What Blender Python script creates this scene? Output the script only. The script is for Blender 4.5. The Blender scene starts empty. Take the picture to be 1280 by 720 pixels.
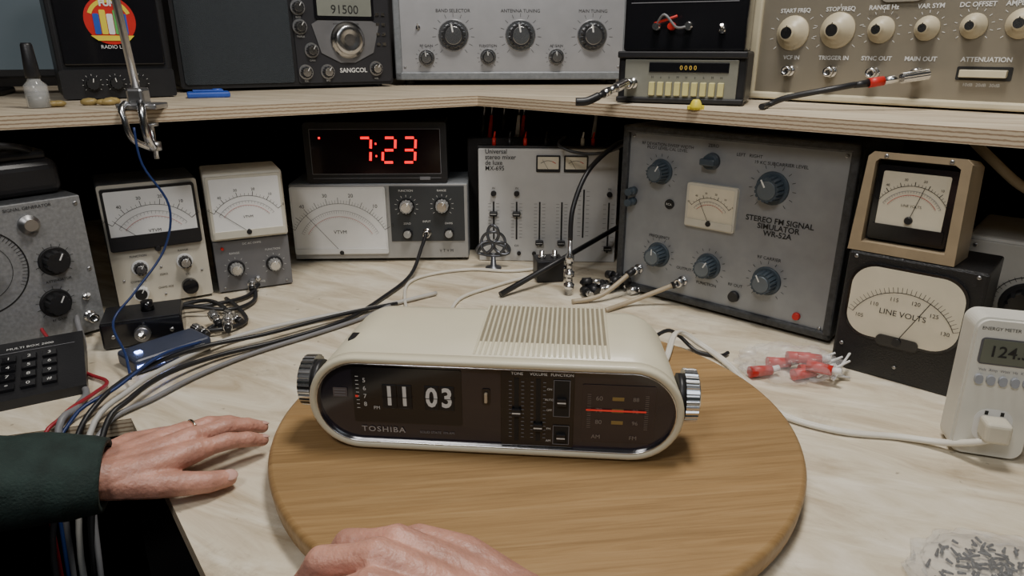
import bpy, bmesh, math, random
from mathutils import Vector, Matrix, noise
random.seed(4)
C=bpy.context.scene.collection
def rad(a): return math.radians(a)
# ------------------------------------------------------------------ materials
_M={}
def M(name,col=(.5,.5,.5),rough=.5,metal=0,var=.07,scale=30,bump=0,coat=0,emis=None,es=0,trans=0,sss=0,stretch=(1,1,1),bscale=None,alpha=1):
    if name in _M: return _M[name]
    m=bpy.data.materials.new(name); m.use_nodes=True
    nt=m.node_tree; N=nt.nodes; L=nt.links; b=N['Principled BSDF']
    tc=N.new('ShaderNodeTexCoord'); mp=N.new('ShaderNodeMapping'); mp.inputs['Scale'].default_value=stretch
    L.new(tc.outputs['Object'],mp.inputs['Vector'])
    nz=N.new('ShaderNodeTexNoise'); nz.inputs['Scale'].default_value=scale; nz.inputs['Detail'].default_value=5
    L.new(mp.outputs[0],nz.inputs['Vector'])
    cr=N.new('ShaderNodeValToRGB'); e=cr.color_ramp.elements
    e[0].position=.3; e[1].position=.7
    e[0].color=tuple(max(0,c*(1-var)) for c in col)+(1,); e[1].color=tuple(min(1,c*(1+var)) for c in col)+(1,)
    L.new(nz.outputs['Fac'],cr.inputs[0]); L.new(cr.outputs[0],b.inputs['Base Color'])
    b.inputs['Roughness'].default_value=rough; b.inputs['Metallic'].default_value=metal
    if coat: b.inputs['Coat Weight'].default_value=coat; b.inputs['Coat Roughness'].default_value=.08
    if emis: b.inputs['Emission Color'].default_value=tuple(emis)+(1,); b.inputs['Emission Strength'].default_value=es
    if trans: b.inputs['Transmission Weight'].default_value=trans
    if alpha<1: b.inputs['Alpha'].default_value=alpha
    if sss:
        b.inputs['Subsurface Weight'].default_value=sss; b.inputs['Subsurface Radius'].default_value=(.012,.004,.002); b.inputs['Subsurface Scale'].default_value=1
    if bump:
        n2=N.new('ShaderNodeTexNoise'); n2.inputs['Scale'].default_value=bscale or scale*3; n2.inputs['Detail'].default_value=6
        L.new(mp.outputs[0],n2.inputs['Vector'])
        bp=N.new('ShaderNodeBump'); bp.inputs['Strength'].default_value=bump; bp.inputs['Distance'].default_value=.002
        L.new(n2.outputs['Fac'],bp.inputs['Height']); L.new(bp.outputs[0],b.inputs['Normal'])
    _M[name]=m; return m
def wood(name,c1,c2,c3,rot=0,plank=0,grain=(3,60,3),rough=.45,blotch=.0,coat=0,lo=.33,hi=.68,pv=(.84,1.12)):
    m=bpy.data.materials.new(name); m.use_nodes=True
    nt=m.node_tree;N=nt.nodes;L=nt.links;b=N['Principled BSDF']
    tc=N.new('ShaderNodeTexCoord'); r=N.new('ShaderNodeMapping'); r.inputs['Rotation'].default_value=(0,0,rot)
    L.new(tc.outputs['Object'],r.inputs[0])
    g=N.new('ShaderNodeMapping'); g.inputs['Scale'].default_value=grain; L.new(r.outputs[0],g.inputs[0])
    n=N.new('ShaderNodeTexNoise'); n.inputs['Scale'].default_value=1.6; n.inputs['Detail'].default_value=9; n.inputs['Roughness'].default_value=.66; n.inputs['Distortion'].default_value=.8
    vec=g.outputs[0]
    if plank:
        sp=N.new('ShaderNodeSeparateXYZ'); L.new(r.outputs[0],sp.inputs[0])
        dv=N.new('ShaderNodeMath'); dv.operation='DIVIDE'; dv.inputs[1].default_value=plank; L.new(sp.outputs['Y'],dv.inputs[0])
        fl=N.new('ShaderNodeMath'); fl.operation='FLOOR'; L.new(dv.outputs[0],fl.inputs[0])
        wn=N.new('ShaderNodeTexWhiteNoise'); wn.noise_dimensions='1D'; L.new(fl.outputs[0],wn.inputs['W'])
        ad=N.new('ShaderNodeVectorMath'); ad.operation='ADD'
        sc=N.new('ShaderNodeVectorMath'); sc.operation='SCALE'; sc.inputs['Scale'].default_value=40; L.new(wn.outputs['Color'],sc.inputs[0])
        L.new(g.outputs[0],ad.inputs[0]); L.new(sc.outputs[0],ad.inputs[1]); vec=ad.outputs[0]
    L.new(vec,n.inputs['Vector'])
    cr=N.new('ShaderNodeValToRGB'); e=cr.color_ramp.elements; e[0].position=lo; e[1].position=hi
    e[0].color=c1+(1,); e[1].color=c3+(1,); k=e.new(.5); k.color=c2+(1,)
    L.new(n.outputs['Fac'],cr.inputs[0]); out=cr.outputs[0]
    if plank:
        mr=N.new('ShaderNodeMapRange'); mr.inputs['To Min'].default_value=pv[0]; mr.inputs['To Max'].default_value=pv[1]; L.new(wn.outputs['Value'],mr.inputs['Value'])
        mx=N.new('ShaderNodeVectorMath'); mx.operation='SCALE'; L.new(out,mx.inputs[0]); L.new(mr.outputs[0],mx.inputs['Scale']); out=mx.outputs[0]
    if blotch:
        n3=N.new('ShaderNodeTexNoise'); n3.inputs['Scale'].default_value=6; n3.inputs['Detail'].default_value=9; n3.inputs['Roughness'].default_value=.72; n3.inputs['Distortion'].default_value=.5; L.new(r.outputs[0],n3.inputs['Vector'])
        c4=N.new('ShaderNodeValToRGB'); q=c4.color_ramp.elements; q[0].position=.55; q[1].position=.70; q[0].color=(0,0,0,1); q[1].color=(blotch,)*3+(1,)
        L.new(n3.outputs['Fac'],c4.inputs[0])
        mm=N.new('ShaderNodeMixRGB'); L.new(c4.outputs[0],mm.inputs[0]); L.new(out,mm.inputs[1]); mm.inputs[2].default_value=tuple(c*.55 for c in c1)+(1,); out=mm.outputs[0]
        n5=N.new('ShaderNodeTexNoise'); n5.inputs['Scale'].default_value=70; n5.inputs['Detail'].default_value=3; L.new(r.outputs[0],n5.inputs['Vector'])
        c5=N.new('ShaderNodeValToRGB'); q=c5.color_ramp.elements; q[0].position=.70; q[1].position=.76; q[0].color=(0,0,0,1); q[1].color=(.6,)*3+(1,)
        L.new(n5.outputs['Fac'],c5.inputs[0]); m5=N.new('ShaderNodeMixRGB'); L.new(c5.outputs[0],m5.inputs[0]); L.new(out,m5.inputs[1]); m5.inputs[2].default_value=(.16,.12,.08,1); out=m5.outputs[0]
    L.new(out,b.inputs['Base Color']); b.inputs['Roughness'].default_value=rough
    if coat: b.inputs['Coat Weight'].default_value=coat; b.inputs['Coat Roughness'].default_value=.25
    bp=N.new('ShaderNodeBump'); bp.inputs['Strength'].default_value=.15; bp.inputs['Distance'].default_value=.001
    L.new(n.outputs['Fac'],bp.inputs['Height']); L.new(bp.outputs[0],b.inputs['Normal'])
    return m
def plyedge(name):
    m=bpy.data.materials.new(name); m.use_nodes=True
    nt=m.node_tree;N=nt.nodes;L=nt.links;b=N['Principled BSDF']
    tc=N.new('ShaderNodeTexCoord'); w=N.new('ShaderNodeTexWave'); w.bands_direction='Z'; w.inputs['Scale'].default_value=60; w.inputs['Distortion'].default_value=1.2; w.inputs['Detail'].default_value=4; w.inputs['Detail Scale'].default_value=3
    L.new(tc.outputs['Object'],w.inputs['Vector']); cr=N.new('ShaderNodeValToRGB'); e=cr.color_ramp.elements
    e[0].color=(.30,.21,.13,1); e[1].color=(.60,.50,.36,1); e[0].position=.1; e[1].position=.5
    L.new(w.outputs['Fac'],cr.inputs[0]); L.new(cr.outputs[0],b.inputs['Base Color']); b.inputs['Roughness'].default_value=.7
    return m
PLY=wood('plywood_cream',(.45,.36,.24),(.66,.58,.44),(.80,.74,.61),rot=.45,grain=(4,15,4),rough=.58,blotch=.55,lo=.30,hi=.66)
PLYS=wood('plywood_shelf',(.38,.31,.22),(.54,.46,.34),(.64,.57,.45),rot=.4,grain=(3,24,3),rough=.6,blotch=.4)
PLYE=plyedge('plywood_edge')
BAM=wood('turntable_wood',(.235,.135,.05),(.33,.20,.082),(.41,.265,.12),rot=-.12,plank=.034,grain=(4,90,4),rough=.48,coat=.08,lo=.28,hi=.74,pv=(.84,1.12))
BLK=M('black_plastic',(.013,.013,.015),.42,bump=.1,scale=80)
BLKG=M('black_gloss',(.008,.008,.010),.2,coat=.3)
DKW=M('dark_wall_paint',(.014,.012,.012),.85,bump=.3,scale=8)
CHR=M('chrome',(.72,.72,.73),.22,1)
STL=M('brushed_steel',(.5,.5,.51),.38,1,scale=60)
WHT=M('white_paint',(.76,.76,.75),.5)
PAP=M('meter_paper',(.84,.84,.83),.55,var=.03)
PAPY=M('aged_meter_paper',(.71,.65,.51),.55,var=.06)
INK=M('black_ink',(.012,.012,.012),.6)
INKG=M('grey_ink',(.22,.22,.24),.6)
WINK=M('white_ink',(.72,.72,.70),.5)
RED=M('red_plastic',(.55,.02,.015),.4)
REDP=M('red_pointer',(.7,.05,.04),.4,emis=(.8,.05,.03),es=.25)
CRM=M('cream_plastic',(.66,.61,.455),.40,var=.04,scale=12,bump=.03,bscale=300,coat=.1)
SMK=M('smoked_window',(.022,.019,.026),.16,coat=.6,var=.15,scale=9)
GRY=M('grey_hammertone',(.22,.235,.25),.42,.25,var=.14,scale=120,bump=.25)
FMF=M('blue_grey_panel',(.31,.325,.345),.42,.35,var=.08,scale=30)
DGR=M('dark_grey_hammertone',(.055,.058,.062),.42,.2,var=.3,scale=160,bump=.4)
LGR=M('light_grey_panel',(.38,.38,.375),.42,.3,var=.06)
SIL=M('silver_panel',(.44,.44,.455),.38,.5,var=.06,scale=20)
BEI=M('beige_case',(.52,.43,.30),.5,var=.06)
TAN=M('tan_panel',(.33,.295,.23),.34,.45,var=.08,scale=10)
CRF=M('cream_frame',(.62,.56,.40),.45)
BLU=M('blue_grey_knob',(.055,.075,.095),.4)
MIX=M('mixer_panel',(.58,.58,.575),.42,.15,var=.04)
LED=M('red_led',(.5,.0,.0),.4,emis=(1,.004,.012),es=1.9)
LEDD=M('dark_led_window',(.008,.002,.003),.18,coat=.3)
LCD=M('lcd_grey_green',(.13,.14,.11),.25,var=.03)
BLED=M('blue_led',(.1,.2,.9),.4,emis=(.3,.42,1),es=14)
YEL=M('yellow_plastic',(.75,.62,.05),.45)
BLUP=M('blue_plastic',(.03,.09,.45),.4)
SKIN=M('skin',(.51,.255,.19),.42,var=.22,scale=40,bump=.7,bscale=190,sss=.10)
NAIL=M('fingernail',(.64,.39,.33),.25,coat=.3,var=.04)
GOLD=M('ring_metal',(.8,.75,.62),.2,1)
SLV=M('dark_green_sleeve',(.012,.026,.022),.85,var=.3,scale=60,bump=.5,bscale=400)
WCB=M('white_cable',(.70,.67,.59),.4)
GCB=M('grey_cable',(.20,.20,.21),.45)
BCB=M('black_cable',(.014,.014,.016),.4)
BGC=M('beige_cable',(.40,.33,.23),.45)
BLC=M('blue_wire',(.012,.03,.12),.4)
PBAG=M('plastic_bag',(.8,.8,.8),.15,alpha=.17,coat=.6,bump=.8,scale=40)
GLS=M('clear_glass',(.85,.87,.87),.05,alpha=.30,coat=.5)
KWW=M('offwhite_plastic',(.67,.66,.60),.4,var=.03)
FLR=M('floor_dark_concrete',(.03,.026,.024),.8,scale=4,var=.3,bump=.2)
# ------------------------------------------------------------------ builder
class Ob:
    def __init__(s,name): s.name=name; s.v=[];s.f=[];s.mi=[];s.sm=[];s.mats=[]; s.T=Matrix.Identity(4)
    def mat(s,m):
        if m not in s.mats: s.mats.append(m)
        return s.mats.index(m)
    def raw(s,V,F,m,sm=False):
        o=len(s.v); i=s.mat(m)
        s.v+= [tuple(s.T@Vector(v)) for v in V]
        for k,f in enumerate(F):
            s.f.append([o+a for a in f]); s.mi.append(i); s.sm.append(sm[k] if isinstance(sm,list) else sm)
    def box(s,x0,x1,y0,y1,z0,z1,m,bev=.0015,seg=2):
        bm=bmesh.new(); bmesh.ops.create_cube(bm,size=1)
        for v in bm.verts: v.co=Vector(((x0+x1)/2+v.co.x*(x1-x0),(y0+y1)/2+v.co.y*(y1-y0),(z0+z1)/2+v.co.z*(z1-z0)))
        if bev:
            bev=min(bev,.45*min(abs(x1-x0),abs(y1-y0),abs(z1-z0)))
            bmesh.ops.bevel(bm,geom=bm.edges[:],offset=bev,segments=seg,profile=.5,affect='EDGES')
        bm.normal_update(); s.bm(bm,m)
    def bm(s,bm,m,sm=False):
        bm.verts.index_update()
        s.raw([v.co.copy() for v in bm.verts],[[v.index for v in f.verts] for f in bm.faces],m,sm); bm.free()
    def cone(s,p0,p1,r0,r1,m,seg=28,flute=0,fl=.12,cap0=True,cap1=True):
        p0=Vector(p0);p1=Vector(p1);d=(p1-p0).normalized()
        a=d.orthogonal().normalized();b=d.cross(a)
        if flute: seg=flute*4
        V=[];F=[];S=[]
        for p,r in((p0,r0),(p1,r1)):
            for i in range(seg):
                t=2*math.pi*i/seg; k=r*(1-fl*(i%4 in(0,))) if flute else r
                V.append(p+(a*math.cos(t)+b*math.sin(t))*k)
        for i in range(seg):
            j=(i+1)%seg; F.append([i,j,seg+j,seg+i]);S.append(not flute)
        if cap0: F.append(list(range(seg))[::-1]);S.append(False)
        if cap1: F.append([seg+i for i in range(seg)]);S.append(False)
        s.raw(V,F,m,S)
    def lathe(s,p,ax,prof,m,seg=32):
        p=Vector(p);d=Vector(ax).normalized();a=d.orthogonal().normalized();b=d.cross(a)
        V=[];F=[]
        for (h,r) in prof:
            for i in range(seg):
                t=2*math.pi*i/seg; V.append(p+d*h+(a*math.cos(t)+b*math.sin(t))*r)
        for k in range(len(prof)-1):
            for i in range(seg):
                j=(i+1)%seg; F.append([k*seg+i,k*seg+j,(k+1)*seg+j,(k+1)*seg+i])
        S=[True]*len(F)
        F.append(list(range(seg))[::-1]);F.append([(len(prof)-1)*seg+i for i in range(seg)]);S+=[False,False]
        s.raw(V,F,m,S)
    def sphere(s,c,r,m,sc=(1,1,1),seg=16):
        bm=bmesh.new(); bmesh.ops.create_uvsphere(bm,u_segments=seg,v_segments=seg//2,radius=r)
        for v in bm.verts: v.co=Vector((c[0]+v.co.x*sc[0],c[1]+v.co.y*sc[1],c[2]+v.co.z*sc[2]))
        s.bm(bm,m,True)
    def poly(s,pts,y0,y1,m):
        n=len(pts); V=[(x,y0,z) for x,z in pts]+[(x,y1,z) for x,z in pts]
        F=[list(range(n)),[n+i for i in range(n)][::-1]]+[[i,n+i,n+(i+1)%n,(i+1)%n] for i in range(n)]
        s.raw(V,F,m)
    def rrect(s,x0,x1,z0,z1,r,y0,y1,m,n=6):
        pts=[]
        for cx,cz,a0 in((x1-r,z1-r,0),(x0+r,z1-r,90),(x0+r,z0+r,180),(x1-r,z0+r,270)):
            for i in range(n+1):
                t=rad(a0+90*i/n); pts.append((cx+r*math.cos(t),cz+r*math.sin(t)))
        s.poly(pts[::-1],y0,y1,m)
    def line(s,a,b,w,m,y=-.0006):
        ax,az=a;bx,bz=b;dx,dz=bx-ax,bz-az;l=math.hypot(dx,dz) or 1;nx,nz=-dz/l*w/2,dx/l*w/2
        s.raw([(ax+nx,y,az+nz),(ax-nx,y,az-nz),(bx-nx,y,bz-nz),(bx+nx,y,bz+nz)],[[0,1,2,3]],m)
    def arc(s,cx,cz,r,a0,a1,w,m,y=-.0006,n=24):
        V=[];F=[]
        for i in range(n+1):
            t=rad(a0+(a1-a0)*i/n)
            V+=[(cx+(r-w/2)*math.cos(t),y,cz+(r-w/2)*math.sin(t)),(cx+(r+w/2)*math.cos(t),y,cz+(r+w/2)*math.sin(t))]
        for i in range(n): F.append([2*i,2*i+1,2*i+3,2*i+2])
        s.raw(V,F,m)
    def ticks(s,cx,cz,r0,r1,a0,a1,n,w,m,y=-.0006):
        for i in range(n):
            t=rad(a0+(a1-a0)*i/(n-1)); s.line((cx+r0*math.cos(t),cz+r0*math.sin(t)),(cx+r1*math.cos(t),cz+r1*math.sin(t)),w,m,y)
    def text(s,x,z,t,size,m,y=-.0007,bold=0,ang=0,sx=1,align='CENTER',sp=1):
        cu=bpy.data.curves.new('t','FONT'); cu.body=t; cu.size=size; cu.align_x=align; cu.align_y='CENTER'; cu.offset=bold; cu.space_line=.85*1; cu.resolution_u=3; cu.space_character=sp
        o=bpy.data.objects.new('t',cu); C.objects.link(o)
        me=bpy.data.meshes.new_from_object(o.evaluated_get(bpy.context.evaluated_depsgraph_get()))
        ca,sa=math.cos(rad(ang)),math.sin(rad(ang))
        V=[(x+(v.co.x*sx*ca-v.co.y*sa),y,z+(v.co.x*sx*sa+v.co.y*ca)) for v in me.vertices]
        s.raw(V,[list(p.vertices) for p in me.polygons],m)
        bpy.data.objects.remove(o); bpy.data.curves.remove(cu); bpy.data.meshes.remove(me)
    def tube(s,P,r,m,seg=10,sub=6,taper=None,smooth=True):
        P=[Vector(p) for p in P]; Q=[]
        if smooth and len(P)>2:
            for i in range(len(P)-1):
                a=P[max(i-1,0)];b=P[i];c=P[i+1];d=P[min(i+2,len(P)-1)]
                for k in range(sub):
                    t=k/sub; Q.append(.5*((2*b)+(c-a)*t+(2*a-5*b+4*c-d)*t*t+(3*b-a-3*c+d)*t**3))
            Q.append(P[-1])
        else: Q=P
        V=[];F=[];n=len(Q); up=None
        for i,q in enumerate(Q):
            d=(Q[min(i+1,n-1)]-Q[max(i-1,0)]).normalized()
            if up is None: up=d.orthogonal().normalized()
            up=(up-d*up.dot(d)).normalized(); w=d.cross(up)
            rr=r if taper is None else r+(taper-r)*i/(n-1)
            for k in range(seg):
                t=2*math.pi*k/seg; V.append(q+(up*math.cos(t)+w*math.sin(t))*rr)
        for i in range(n-1):
            for k in range(seg):
                j=(k+1)%seg; F.append([i*seg+k,i*seg+j,(i+1)*seg+j,(i+1)*seg+k])
        S=[True]*len(F); F.append(list(range(seg))[::-1]); F.append([(n-1)*seg+k for k in range(seg)]); S+=[False,False]
        s.raw(V,F,m,S)
    def knob(s,x,z,r,d,body,cap=None,skirt=None,y=0,flute=12,ang=60,ptr=WINK):
        if skirt: s.cone((x,y,z),(x,y-.003,z),r*1.25,r*1.18,skirt); 
        s.cone((x,y,z),(x,y-d,z),r,r*.88,body,flute=flute)
        if cap:
            s.cone((x,y-d,z),(x,y-d-.0012,z),r*.72,r*.66,cap)
        t=rad(ang); e=.0016 if cap else .0004
        s.line((x+r*.25*math.cos(t),z+r*.25*math.sin(t)),(x+r*.86*math.cos(t),z+r*.86*math.sin(t)),r*.12,ptr,y-d-e)
    def screw(s,x,z,r=.003,y=0): s.lathe((x,y,z),(0,-1,0),[(0,r),(.001,r),(.0018,r*.6)],STL,12); s.line((x-r*.6,z),(x+r*.6,z),r*.25,INK,y-.002)
    def bnc(s,x,z,y=0,L=.018): s.lathe((x,y,z),(0,-1,0),[(0,.0085),(.003,.0085),(.003,.006),(L*.5,.006),(L*.5,.0072),(L,.0072),(L,.004),(L-.004,.004)],CHR,20)
    def toggle(s,x,z,up=1,y=0): s.lathe((x,y,z),(0,-1,0),[(0,.005),(.004,.005),(.004,.003),(.006,.003)],CHR,14); s.cone((x,y-.005,z),(x,y-.016,z+up*.007),.0015,.0024,CHR,12)
    def done(s,loc=(0,0,0),yaw=0,tilt=0,parent=None):
        me=bpy.data.meshes.new(s.name); me.from_pydata(s.v,[],s.f); 
        for m in s.mats: me.materials.append(m)
        me.polygons.foreach_set('material_index',s.mi); me.polygons.foreach_set('use_smooth',s.sm); me.update()
        o=bpy.data.objects.new(s.name,me); C.objects.link(o)
        o.location=loc; o.rotation_euler=(rad(tilt),0,rad(yaw))
        if parent: o.parent=parent
        return o
def meter(o,x0,x1,z0,z1,y,bez,face,cx,cz,r,a0,a1,needle,t='',lower=None,bt=.004,rr=.004,nt=21):
    o.rrect(x0,x1,z0,z1,rr,y-.007,y,bez)
    o.rrect(x0+bt,x1-bt,z0+bt,z1-bt,rr*.6,y-.0074,y-.006,face)
    yy=y-.0079
    o.arc(cx,cz,r,a0,a1,.0006,INK,yy); o.ticks(cx,cz,r,r*1.07,a0,a1,nt,.0004,INK,yy); o.ticks(cx,cz,r,r*1.12,a0,a1,(nt-1)//4+1,.0008,INK,yy)
    o.arc(cx,cz,r*.86,a0,a1,.0005,INKG,yy); o.ticks(cx,cz,r*.80,r*.86,a0,a1,nt,.0004,INKG,yy)
    o.arc(cx,cz,r*.74,a0+3,a1-3,.0005,RED,yy); o.ticks(cx,cz,r*.70,r*.74,a0+3,a1-3,nt,.0003,INKG,yy)
    for i in range(6):
        a=a0+(a1-a0)*i/5; o.text(cx+r*1.18*math.cos(rad(a)),cz+r*1.18*math.sin(rad(a)),str(i*10),r*.10,INK,yy)
    if t: o.text((x0+x1)/2,cz+r*.42,t,r*.10,INK,yy)
    o.line((cx,cz),(cx+r*1.02*math.cos(rad(needle)),cz+r*1.02*math.sin(rad(needle))),.0007,INK,yy-.0006)
    if lower is not None:
        o.rrect(x0+bt*.5,x1-bt*.5,z0+bt*.5,lower,rr*.4,y-.0092,y-.006,bez)
    o.cone((cx,y-.007,cz),(cx,y-.0105,cz),.005,.004,BLK,16)

# ------------------------------------------------------------------ room
def slab(name,pts,z0,z1,mtop,medge):
    o=Ob(name); n=len(pts)
    V=[(x,y,z0) for x,y in pts]+[(x,y,z1) for x,y in pts]
    o.raw(V,[[n+i for i in range(n)]],mtop); o.raw(V,[list(range(n))[::-1]],mtop)
    o.raw(V,[[i,(i+1)%n,n+(i+1)%n,n+i] for i in range(n)],medge)
    return o
slab('floor',[(-3,-2.2),(3,-2.2),(3,2.6),(-3,2.6)],-.80,-.75,FLR,FLR).done()
slab('ceiling',[(-3,-2.2),(3,-2.2),(3,2.6),(-3,2.6)],1.75,1.8,M('ceiling_paint',(.40,.39,.37),.8),DKW).done()
def wall(name,a,b,t=.06):
    a=Vector(a);b=Vector(b);d=(b-a).normalized();n=Vector((-d.y,d.x))*t
    slab(name,[tuple(a),tuple(b),tuple(b+n),tuple(a+n)],-.75,1.75,DKW,DKW).done()
wall('wall_left',(-2.6,.645),(-.493,2.0)); wall('wall_back',(-.493,2.0),(.395,2.0)); wall('wall_right',(.395,2.0),(2.6,.01))
wall('wall_side_left',(-2.6,-2.1),(-2.6,.645)); wall('wall_side_right',(2.6,.01),(2.6,-2.1)); wall('wall_front',(2.6,-2.1),(-2.6,-2.1))
# workbench
o=slab('workbench',[(-2.3,.10),(-1.5,.36),(-.44,.69),(-.17,.34),(-.05,.17),(2.3,.17),(.393,1.99),(-.49,1.99),(-2.1,.955)],-.02,0,PLY,PLYE)
def leg(x,y): o.box(x-.035,x+.035,y-.035,y+.035,-.75,-.02,DKW,.003)
for p in((-1.4,.5),(-.5,.84),(0.08,.32),(1.6,.27),(.3,1.8),(-.4,1.8)): leg(*p)
def apron(a,b):
    a=Vector(a);b=Vector(b);d=(b-a).normalized();n=Vector((-d.y,d.x))*.018
    V=[(p.x,p.y,z) for z in(-.11,-.0201) for p in(a,b,b+n,a+n)]
    o.raw(V,[[0,1,2,3],[7,6,5,4],[0,4,5,1],[1,5,6,2],[2,6,7,3],[3,7,4,0]],DKW)
apron((-.43,.705),(-.16,.355)); apron((-1.49,.38),(-.45,.705))
o.done()
# upper shelf
o=slab('plywood_shelf',[(-1.6,.304),(-.063,1.29),(.54,.742),(1.3,.058),(2.2,.30),(.393,1.99),(-.49,1.99),(-1.9,1.085)],.302,.32,PLYS,PLYE)
for (x,y) in((-.49,1.93),(.38,1.93),(1.35,1.0),(-1.5,1.25)): o.box(x-.02,x+.02,y-.02,y+.02,.0,.302,DKW,.002)
o.done()
# ------------------------------------------------------------------ turntable
o=Ob('wooden_turntable')
o.lathe((0,0,0),(0,0,1),[(.004,.266),(.008,.270),(.024,.272),(.028,.2705),(.030,.267)],BAM,128)
o.cone((0,0,-.0),(0,0,.006),.10,.10,BLK,48)
o.done((.024,.642,0),yaw=0)
# ------------------------------------------------------------------ clock radio
Wd,Hh=.358,.099; ZC=Hh/2
def stad(w,h,ins,y,n=20,zc=ZC,x0=0):
    r=h/2-ins; a=w/2-h/2; P=[]
    for i in range(n+1):
        t=rad(90-180*i/n); P.append((x0+a+r*math.cos(t),y,zc+r*math.sin(t)))
    for i in range(n+1):
        t=rad(270-180*i/n); P.append((x0-a+r*math.cos(t),y,zc+r*math.sin(t)))
    return P
def loft(o,rings,m,capend=False,capstart=False):
    n=len(rings[0]); V=[p for r in rings for p in r];F=[];S=[]
    for k in range(len(rings)-1):
        for i in range(n):
            j=(i+1)%n; F.append([k*n+i,k*n+j,(k+1)*n+j,(k+1)*n+i]);S.append(True)
    if capend: F.append([(len(rings)-1)*n+i for i in range(n)]);S.append(False)
    if capstart: F.append(list(range(n))[::-1]);S.append(False)
    o.raw(V,F,m,S)
o=Ob('flip_clock_radio')
loft(o,[stad(Wd,Hh,i,y) for y,i in[(.008,.0075),(.002,.007),(0,.0058),(0,.0022),(.0015,.0005),(.004,0),(.012,0),(.0125,.0012),(.0135,.0012),(.014,0.0003),(.08,.002),(.140,.0045),(.152,.007),(.158,.014)]],CRM,capend=True)
loft(o,[stad(Wd,Hh,i,y) for y,i in[(.008,.0086),(.0015,.0083),(.0005,.0078),(.0015,.0070),(.006,.0070)]],CHR)
loft(o,[stad(Wd,Hh,.0085,.006)],SMK,capend=True)
yf=.0055
o.rrect(-.136,-.030,ZC-.022,ZC+.037,.002,yf-.0004,yf+.002,BLKG)
for x,t in((-.0925,'11'),(-.0515,'03')):
    for k,ch in enumerate(t):
        xx=x+(k-.5)*.0148
        o.box(xx-.0070,xx+.0070,yf-.0014,yf,ZC-.006,ZC+.0195,BLK,.0008)
        o.text(xx,ZC+.0068,ch,.0282,WINK,yf-.0017,bold=.0008,sx=.82)
    o.line((x-.0152,ZC+.0068),(x+.0152,ZC+.0068),.0006,INK,yf-.0022)
o.text(-.113,ZC-.006,'PM',.005,WINK,yf-.001)
for k,t in enumerate(('5','6','7','8')): o.text(-.124,ZC+.023-.0085*k,t,.0065,WINK,yf-.001)
for k in range(9): o.line((-.1325,ZC+.027-.0042*k),(-.1295,ZC+.027-.0042*k),.0006,WINK,yf-.001)
o.line((-.1335,ZC+.0060),(-.1305,ZC+.0060),.0022,REDP,yf-.0012)
o.rrect(-.1555,-.1415,ZC+.004,ZC+.014,.001,yf-.0004,yf,M('badge',(.12,.10,.10),.4))
for k in range(3): o.line((-.1542,ZC+.006+.003*k),(-.143,ZC+.006+.003*k),.0009,INKG,yf-.0008)
o.text(-.108,ZC-.0300,'TOSHIBA',.0080,M('silver_ink',(.36,.34,.33),.4),yf-.0006,bold=.0001,sp=1.2,sx=1.15)
o.text(-.055,ZC-.0310,'SOLID STATE  FM-AM',.0036,INKG,yf-.0006)
o.rrect(-.0105,-.0025,ZC+.002,ZC+.019,.002,yf-.0005,yf,BLKG); o.box(-.0080,-.0050,yf-.004,yf,ZC+.005,ZC+.0155,BEI,.001)
# slider panel
o.box(.0075,.0765,yf-.0015,yf,ZC-.0402,ZC+.0402,BLKG,.0008)
X0=.002
for x,t in((.021,'TONE'),(.041,'VOLUME'),(.063,'FUNCTION')): o.text(x+X0,ZC+.0372,t,.0042,WINK,yf-.002)
for x,kz in((.0205+X0,-.003),(.0410+X0,-.018)):
    o.box(x-.0022,x+.0022,yf-.0022,yf-.001,ZC-.034,ZC+.032,INK,0)
    for k in range(15):
        for s_ in(-1,1): o.line((x+s_*.0045,ZC-.030+k*.0042),(x+s_*.0072,ZC-.030+k*.0042),.0007,INKG,yf-.002)
    o.box(x-.0045,x+.0045,yf-.0055,yf-.002,ZC+kz-.004,ZC+kz+.004,BLK,.0008); o.line((x-.004,ZC+kz),(x+.004,ZC+kz),.0014,WINK,yf-.0058)
for z0,z1,kz in((-.036,-.016,-.028),(-.006,.032,.010)):
    o.rrect(.0575,.0725,ZC+z0,ZC+z1,.001,yf-.0022,yf-.001,INK)
    for a,b in(((.0575,z0),(.0725,z0)),((.0575,z1),(.0725,z1)),((.0575,z0),(.0575,z1)),((.0725,z0),(.0725,z1))): o.line((a[0],ZC+a[1]),(b[0],ZC+b[1]),.0005,INKG,yf-.0026)
    o.box(.0605,.0695,yf-.0055,yf-.002,ZC+kz-.004,ZC+kz+.004,BLK,.0008); o.line((.061,ZC+kz),(.069,ZC+kz),.0014,WINK,yf-.0058)
for k,t in enumerate(('ON','AUTO','OFF')): o.text(.0535,ZC+.022-.011*k,t,.0030,WINK,yf-.002)
o.text(.053,ZC-.020,'FM',.0033,WINK,yf-.002);o.text(.053,ZC-.033,'AM',.0033,WINK,yf-.002)
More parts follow.
